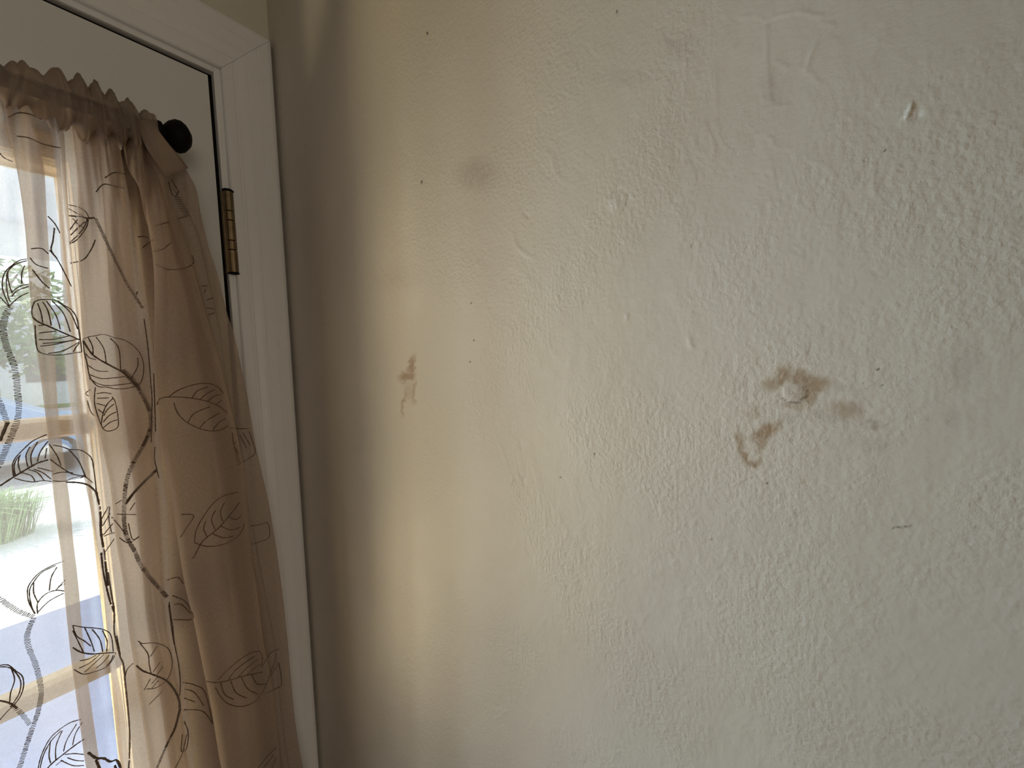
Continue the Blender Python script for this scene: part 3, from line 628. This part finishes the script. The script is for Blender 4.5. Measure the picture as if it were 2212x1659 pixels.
# second vine leaves over the glass
LN(c3, [(0, 890), (100, 825), (200, 765), (290, 715), (372, 690)], r=.0006)
LN(c3, [(105, 820), (95, 740), (110, 690), (140, 650), (200, 590), (260, 540), (370, 490)], [(118, 815), (108, 745), (125, 690), (160, 650)], [(110, 830), (180, 850), (260, 860), (330, 850), (400, 857)],
   [(150, 660), (140, 720), (157, 785)], [(230, 590), (200, 660), (215, 745)], [(290, 550), (240, 650), (245, 735)], [(370, 545), (310, 630), (288, 705)], [(360, 600), (348, 680)],
   [(170, 790), (240, 812), (270, 855)], [(220, 765), (290, 790), (340, 850)], [(260, 762), (330, 790), (395, 840)], [(290, 750), (350, 765), (405, 780)])
LN(c3, [(410, 575), (480, 590), (540, 610), (620, 615), (680, 650), (710, 690), (725, 780), (735, 860), (742, 940)], [(380, 570), (440, 660), (470, 735)], [(380, 680), (460, 740), (560, 800), (655, 812)],
   [(530, 610), (600, 690), (640, 770), (662, 825)], [(410, 800), (480, 785), (560, 790)], [(400, 852), (500, 855), (560, 830), (650, 820), (718, 870)], [(640, 770), (650, 810), (620, 830)])
LN(c3, [(510, 862), (600, 865), (680, 885), (742, 940)], r=.0006)
LN(c3, [(742, 940), (765, 1050), (775, 1150), (778, 1250), (800, 1400), (832, 1659)], r=.0008)
LN(c4, [(832, 150), (860, 330), (880, 450), (880, 600), (900, 700), (925, 800), (950, 860), (965, 1000), (990, 1250), (1000, 1450), (990, 1700)], [(780, 0), (800, 170), (850, 380), (880, 460)], r=.0006)
LN(c3, [(835, 1050), (780, 1150)], [(850, 1100), (790, 1200)], [(870, 1180), (795, 1270)], [(885, 1250), (840, 1262), (800, 1280)], [(880, 1300), (810, 1400)], [(845, 1050), (840, 1150), (860, 1250)])
LN(c3, [(735, 130), (728, 250), (760, 370), (800, 455), (850, 467), (905, 440), (912, 380), (890, 250), (862, 200)], [(872, 215), (820, 270), (790, 350), (780, 430)], [(745, 180), (800, 172), (860, 180)], [(750, 215), (840, 212)],
   [(745, 255), (810, 272)], [(755, 300), (795, 330)], [(880, 260), (830, 300), (800, 350)], [(895, 320), (840, 350), (795, 400)], [(905, 380), (850, 400), (800, 440)], [(690, 150), (660, 180), (690, 200)], [(670, 230), (700, 320), (730, 350)])
# leaves on the dark folds
LN(c3, [(1210, 262), (1240, 215), (1350, 205), (1480, 215), (1600, 240), (1700, 285), (1752, 330)], r=.0005)
LN(c3, [(1300, 205), (1380, 150), (1500, 110), (1600, 100), (1680, 130), (1722, 180)], [(1340, 250), (1370, 330), (1440, 400), (1530, 445), (1620, 467), (1700, 460), (1762, 425)],
   [(1480, 215), (1520, 160), (1600, 130)], [(1540, 225), (1600, 175), (1660, 150)], [(1600, 240), (1650, 200), (1700, 185)], [(1660, 265), (1710, 230)], [(1450, 400), (1500, 330), (1620, 280)], [(1540, 445), (1590, 390), (1690, 330)], [(1640, 460), (1690, 400), (1740, 370)],
   [(1770, 440), (1850, 450), (1920, 450)], [(1790, 480), (1800, 560), (1830, 640)], [(1830, 730), (1900, 690), (1965, 640), (1950, 560), (1920, 470)], [(1820, 550), (1795, 570)], [(1850, 500), (1900, 600)], [(1870, 480), (1930, 580)], r=.0004)
LN(c3, [(1845, 1020), (1760, 1130), (1680, 1220), (1560, 1320), (1500, 1430), (1478, 1452)], r=.0005)
LN(c3, [(1500, 1330), (1510, 1240), (1560, 1140), (1640, 1030), (1720, 970), (1830, 940)], [(1500, 1330), (1600, 1357), (1720, 1342), (1820, 1290), (1870, 1230), (1882, 1180)], [(1390, 1285), (1440, 1210), (1492, 1120), (1400, 1110)],
   [(1600, 1290), (1570, 1220), (1590, 1160)], [(1660, 1230), (1630, 1150), (1660, 1080)], [(1720, 1170), (1700, 1090), (1730, 1020)], [(1640, 1260), (1720, 1290), (1800, 1280)], [(1700, 1200), (1780, 1230), (1850, 1210)], [(1760, 1130), (1820, 1150), (1860, 1120)],
   [(1930, 1200), (2000, 1190), (2060, 1170)], [(1940, 1340), (2010, 1320), (2070, 1290), (2080, 1230), (2060, 1170)], r=.0004)
LN(c4, [(1590, 990), (1660, 1000), (1760, 985), (1880, 950), (2025, 920)], r=.0005)
LN(c4, [(1680, 980), (1780, 880), (1900, 790), (1990, 760), (2022, 800), (2012, 880)], [(1660, 1040), (1700, 1110), (1760, 1165), (1860, 1185), (1960, 1150), (2020, 1080), (2080, 960), (2150, 850)],
   [(1760, 980), (1820, 900), (1960, 800)], [(1830, 965), (1890, 900), (1990, 820)], [(1900, 945), (1950, 900), (2005, 860)], [(1700, 1000), (1730, 1090), (1800, 1130)], [(1780, 990), (1820, 1080), (1900, 1120)], [(1860, 960), (1910, 1050), (1990, 1090)], [(1940, 940), (1980, 1010), (2050, 1010)],
   [(2020, 880), (2080, 780), (2150, 740)], [(2060, 1080), (2120, 1050), (2170, 1010), (2150, 850)], [(2070, 960), (2110, 860), (2130, 780)], r=.0004)
LN(c4, [(1330, 330), (1420, 370), (1470, 440), (1482, 512), (1340, 515)], [(1290, 210), (1370, 190), (1412, 240)], [(1410, 1000), (1500, 1020), (1580, 1080), (1640, 1320)], [(1420, 1210), (1560, 1222), (1640, 1320)], [(1340, 400), (1400, 400), (1470, 470)],
   [(1990, 1659), (2060, 1570), (2130, 1500)], [(2100, 1659), (2130, 1580)], [(2030, 1659), (2110, 1560)], [(1420, 1050), (1500, 1080), (1570, 1180)], [(1420, 1120), (1500, 1150)], r=.0004)
LN(c4, [(1305, 380), (1312, 450), (1330, 560), (1345, 700), (1375, 850), (1390, 1000), (1385, 1100)], [(1300, 400), (1320, 560), (1340, 700)], [(1405, 1400), (1398, 1530), (1440, 1500), (1450, 1385), (1420, 1300)], [(1350, 1659), (1400, 1560), (1412, 1520), (1440, 1400)], r=.0004)
# lower left: leaves on the bare sheer
LN(c4, [(270, 470), (222, 380), (213, 280), (250, 210), (310, 150), (400, 100), (490, 65)], [(262, 462), (235, 380), (228, 290), (262, 222), (325, 150), (430, 98)], [(440, 110), (395, 190), (380, 292)], [(260, 230), (260, 310), (292, 382)], [(290, 470), (290, 390), (350, 320), (430, 290), (500, 296)],
   [(290, 460), (380, 372), (500, 308)], [(430, 290), (500, 212)], [(450, 260), (500, 240)])
stitch_stem(Z0([(-30, 335), (0, 355), (60, 400), (150, 455), (262, 495)], *c4), .0014)
stitch_stem(Z0([(262, 500), (230, 570), (208, 650), (225, 740), (270, 850), (300, 960), (318, 1080), (292, 1230), (240, 1380), (200, 1500), (150, 1659), (120, 1750)], *c4), .0014, .0008)
LN(c4, [(-20, 872), (60, 865), (120, 910), (170, 950), (182, 1020), (160, 1100), (110, 1170), (50, 1230), (-20, 1310)], [(-20, 880), (70, 885), (130, 935), (160, 1000), (145, 1090), (80, 1190)], [(90, 900), (112, 980), (82, 1080), (75, 1150)])
LN(c4, [(0, 1140), (75, 1160), (130, 1200)], r=.0006)
stitch_stem(Z0([(100, 1180), (140, 1215), (190, 1270), (235, 1335)], *c4), .0012)
LN(c4, [(560, 730), (620, 765), (700, 780), (800, 775), (885, 768)], r=.00055)
LN(c4, [(560, 560), (650, 575), (720, 580), (790, 590), (845, 620), (865, 680), (872, 760)], [(570, 900), (640, 935), (720, 920), (820, 880), (870, 820), (892, 770)], [(560, 600), (600, 680), (642, 765)], [(650, 572), (700, 680), (727, 762)], [(710, 590), (770, 670), (792, 765)], [(790, 600), (825, 680), (822, 762)],
   [(740, 790), (680, 820), (615, 832)], [(770, 785), (690, 850), (610, 890)], [(800, 785), (720, 860), (650, 922)], [(840, 790), (800, 840), (740, 892)], [(872, 790), (850, 840), (820, 872)], [(560, 560), (590, 640), (650, 680), (700, 720)])
LN(c4, [(1032, 848), (980, 900), (964, 965)], [(900, 640), (915, 720), (928, 790)], r=.0004)
LN(c4, [(1050, 870), (1100, 910), (1180, 940), (1280, 985), (1340, 1050), (1380, 1140), (1386, 1220)], r=.0006)
stitch_stem(Z0([(1386, 1210), (1350, 1350), (1300, 1450), (1260, 1540), (1210, 1659), (1190, 1720)], *c4), .0010, .0006)
stitch_stem(Z0([(1290, 990), (1340, 1050), (1378, 1130), (1386, 1220)], *c4), .0009, .0006)
LN(c4, [(1065, 680), (1100, 700), (1180, 695), (1260, 715), (1310, 760), (1327, 850), (1312, 930), (1280, 990)], [(1080, 700), (1140, 780), (1150, 860), (1165, 930)], [(1130, 1050), (1200, 1042), (1280, 990)], [(1110, 1060), (1160, 970)], [(1210, 720), (1160, 800)], [(1235, 840), (1180, 920)], [(1150, 1170), (1250, 1070)],
   [(1215, 960), (1170, 1010)], [(1255, 880), (1210, 940)], [(1170, 1045), (1220, 985)])
LN(c4, [(290, 1680), (320, 1560), (380, 1440), (450, 1370), (540, 1310), (622, 1285)], [(305, 1680), (335, 1560), (395, 1450), (470, 1372)], [(590, 1320), (515, 1445), (490, 1530)], [(630, 1312), (580, 1400), (560, 1482)], [(480, 1370), (432, 1490), (430, 1600)], [(390, 1450), (378, 1560), (390, 1620)], [(500, 1555), (570, 1548), (645, 1555)], [(520, 1580), (580, 1600), (645, 1605)], [(470, 1600), (560, 1640), (645, 1640)], [(430, 1640), (480, 1600)])
LN(c4, [(350, 1680), (400, 1625), (480, 1560), (570, 1490), (645, 1438)], r=.00055)
LN(c4, [(680, 1540), (740, 1582), (800, 1585), (850, 1610), (900, 1600), (935, 1670)], [(740, 1600), (770, 1670)], [(885, 1640), (895, 1680)], r=.0008)
# header and hem details near the rod
LN((0, 0), [(60, 905), (140, 870), (230, 880), (320, 920)], [(130, 1050), (220, 1062), (330, 1110), (465, 1140)], [(740, 1480), (800, 1420), (900, 1440), (960, 1450)], [(810, 1370), (880, 1330), (960, 1340)], [(-10, 1170), (30, 1215), (95, 1245)], [(1300, 1400), (1320, 1480), (1345, 1520), (1380, 1470)], [(1320, 1380), (1365, 1460)], r=.0004)
LN(c2, [(1200, 312), (1300, 285)], [(1180, 512), (1260, 490), (1320, 440)], [(1200, 612), (1300, 650), (1420, 640), (1490, 600), (1480, 540)], [(1060, 400), (1100, 395), (1140, 405)], [(1100, 480), (1180, 420)], [(1360, 260), (1440, 240)], [(1060, 820), (1050, 845)], r=.0004)
for i in range(9): LN(c2, [(1335 + i * 10, 92 + i * 17), (1400 + i * 8, 98 + i * 17)], r=.00028)
for x, y, a, b in ((1552, 778, 1600, 775), (1590, 885, 1640, 870), (1590, 945, 1650, 955), (1605, 1000, 1655, 985), (1585, 800, 1575, 830)): LN(c2, [(x, y), (a, b)], r=.0004)
for i in range(8): LN(c3, [(1800 + i * 3, 600 + i * 14), (1830 + i * 3, 606 + i * 14)], r=.00028)
emb.build('leaf_embroidery', 'thread', curtain, label='dark brown stitched vine and leaf pattern')

# ------------------------------------------------------------------ outside: porch, drive, plants, car
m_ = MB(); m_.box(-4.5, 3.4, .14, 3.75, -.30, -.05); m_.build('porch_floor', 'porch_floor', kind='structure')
m_ = MB(); m_.box(-1.7, 3.4, .14, 3.9, 2.62, 2.72); m_.box(-1.7, 3.4, 3.50, 3.68, 2.44, 2.62); m_.box(-1.7, -1.55, .14, 3.5, 2.50, 2.62)
m_.build('porch_roof', 'porch_white', kind='structure')
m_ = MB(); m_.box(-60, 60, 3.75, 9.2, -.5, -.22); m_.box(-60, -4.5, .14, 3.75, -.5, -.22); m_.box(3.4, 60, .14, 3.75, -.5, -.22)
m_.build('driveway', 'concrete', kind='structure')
m_ = MB(); m_.box(-60, 60, 9.2, 26, -.5, -.24); m_.build('street', 'asphalt', kind='structure')
m_ = MB(); m_.box(-60, 60, 26, 60, -.5, -.20); m_.build('far_lawn', 'lawn', kind='structure')

def crown(mb, c, r, n, size):
    c = Vector(c)
    for _ in range(n):
        d = Vector((random.gauss(0, 1), random.gauss(0, 1), random.gauss(0, 1))).normalized()
        p = c + Vector((d.x * r[0], d.y * r[1], d.z * r[2])) * random.uniform(.55, 1.0) ** .5
        a = Vector((random.gauss(0, 1), random.gauss(0, 1), random.gauss(0, 1))).normalized(); b = a.orthogonal().normalized()
        s = size * random.uniform(.6, 1.3)
        mb.add([p - a * s, p + b * s * .45, p + a * s, p - b * s * .45], [(0, 1, 2, 3)])
def tree(name, base, h, r, leaf, label, n=1600, size=.16):
    t = empty(name, base, label=label, category='tree', group='trees across the street')
    tr_ = MB(); b = Vector(base)
    tr_.tube([b, b + Vector((.05, 0, h * .4)), b + Vector((-.05, .1, h * .75))], [.16, .12, .05], 10)
    for k in range(5):
        a = k * 1.3; tr_.tube([b + Vector((0, 0, h * (.35 + .07 * k))), b + Vector((math.cos(a) * r * .6, math.sin(a) * r * .6, h * (.55 + .08 * k)))], [.06, .02], 7)
    tr_.build('trunk', 'bark', t, smooth=True)
    cr = MB()
    for k in range(5):
        a = k * 1.256 + .4; crown(cr, b + Vector((math.cos(a) * r * .45, math.sin(a) * r * .45, h * (.58 + .08 * (k % 3)))), (r * .62, r * .62, h * .30), n // 5, size)
    cr.build('foliage', leaf, t)
tree('broadleaf_tree', (-.6, 19, -.2), 5.2, 2.6, 'leaf', 'dark green leafy tree straight across the street, seen through the top panes')
tree('broadleaf_tree', (4.4, 22, -.2), 4.6, 2.4, 'leaf_pale', 'pale green leafy tree standing right of the darker tree across the street')
tree('broadleaf_tree', (-6.4, 21, -.2), 5.4, 3.0, 'leaf_pale', 'pale green leafy tree standing left of the darker tree across the street')
hs = empty('neighbour_house', (1.5, 30, -.2), label='pale grey house behind the trees across the street', category='house')
m_ = MB(); m_.box(-6, 9, 28, 36, -.2, 2.9); m_.build('wall', 'siding', hs)
m_ = MB(); m_.add([(-6.5, 27.5, 2.9), (9.5, 27.5, 2.9), (9.5, 36.5, 2.9), (-6.5, 36.5, 2.9), (-6.5, 32, 4.9), (9.5, 32, 4.9)], [(0, 1, 5, 4), (2, 3, 4, 5), (0, 4, 3), (1, 2, 5), (0, 3, 2, 1)])
m_.build('roof', 'asphalt', hs)
for x in (-3.4, .2, 4.4):
    m_ = MB(); m_.box(x, x + 1.4, 27.96, 28.02, .9, 2.1); m_.build('window', 'car_glass', hs)

# ornamental grass at the edge of the drive
gc = Vector((-.62, 6.6, -.22)); gr = MB()
for _ in range(1500):
    a = random.uniform(0, 6.283); r0 = random.uniform(0, .28) ** 1; ln = random.uniform(.35, .72); lean = random.uniform(.1, .75)
    b = gc + Vector((math.cos(a) * r0 * 1.6, math.sin(a) * r0, 0)); o_ = Vector((math.cos(a), math.sin(a), 0)) * lean * ln
    w = Vector((-math.sin(a), math.cos(a), 0)) * .007
    p1 = b + o_ * .35 + Vector((0, 0, ln * .65)); p2 = b + o_ + Vector((0, 0, ln * (.95 - lean * .5)))
    gr.add([b - w, b + w, p1 + w, p1 - w, p2], [(0, 1, 2, 3), (3, 2, 4)])
o = gr.build('ornamental_grass', 'blade'); o['label'] = 'bright green clump of ornamental grass beyond the sunlit drive'; o['category'] = 'plant'

# parked car at the kerb (side on)
def car(cx, cy, label):
    c = empty('parked_car', (cx, cy, -.24), label=label, category='car')
    prof = [(-2.15, .32), (-2.18, .62), (-2.05, .84), (-1.35, .92), (-.75, 1.36), (-.2, 1.46), (.65, 1.44), (1.25, 1.12), (1.5, .98), (2.05, .92), (2.2, .7), (2.18, .32)]
    b = MB(); n = len(prof); rows = [(-.86, .0), (-.80, .06), (.80, .06), (.86, .0)]
    v = []
    for yy, grow in rows:
        for (px_, pz) in prof:
            tuck = .14 if pz > 1.0 else 0
            v.append((cx + px_ * (1 if grow else .985), cy + yy * (1 - tuck), -.24 + pz + (0 if grow == 0 else .0)))
    f = [(r * n + i, r * n + (i + 1) % n, (r + 1) * n + (i + 1) % n, (r + 1) * n + i) for r in range(3) for i in range(n)] + [tuple(range(n - 1, -1, -1)), tuple(3 * n + i for i in range(n))]
    b.add(v, f); b.build('body', 'car', c, smooth=False)
    for s in (-1, 1):
        for x0, x1, t0, t1 in ((-.95, -.12, -.62, -.12), (-.04, .95, -.04, .62)):
            w = MB(); yy = cy + s * .775
            w.add([(cx + x0, yy, -.24 + .99), (cx + x1, yy, -.24 + .99), (cx + t1, yy - s * .02, -.24 + 1.35), (cx + t0, yy - s * .02, -.24 + 1.35)] +
                  [(cx + x0, yy - s * .05, -.24 + .99), (cx + x1, yy - s * .05, -.24 + .99), (cx + t1, yy - s * .07, -.24 + 1.35), (cx + t0, yy - s * .07, -.24 + 1.35)],
                  [(0, 1, 2, 3), (7, 6, 5, 4), (0, 4, 5, 1), (1, 5, 6, 2), (2, 6, 7, 3), (3, 7, 4, 0)])
            w.build('side_window', 'car_glass', c)
    for x in (-1.35, 1.38):
        for s in (-1, 1):
            w = MB(); w.lathe((cx + x, cy + s * .66, -.24 + .33), (0, s, 0), [(0, .2), (0, .32), (.03, .335), (.19, .335), (.22, .31), (.22, .2)], 28); wh = w.build('wheel', 'tyre', c)
            w = MB(); w.lathe((cx + x, cy + s * .80, -.24 + .33), (0, s, 0), [(0, .2), (.07, .19), (.09, .05), (.09, 0)], 24); w.build('hubcap', 'hub', wh)
    w = MB(); w.bevel_box(cx + 2.10, cx + 2.215, cy - .80, cy - .45, .42, .56, .02); w.build('tail_light', 'red', c)
    w = MB(); w.bevel_box(cx + 2.10, cx + 2.215, cy + .45, cy + .80, .42, .56, .02); w.build('tail_light', 'red', c)
    w = MB(); w.bevel_box(cx - 2.21, cx - 2.08, cy - .80, cy - .45, .36, .5, .02); w.build('headlight', 'hub', c)
    w = MB(); w.bevel_box(cx - 2.21, cx - 2.08, cy + .45, cy + .80, .36, .5, .02); w.build('headlight', 'hub', c)
car(-1.2, 11.2, 'blue grey parked car at the kerb beyond the drive, seen below the upper glazing bar')
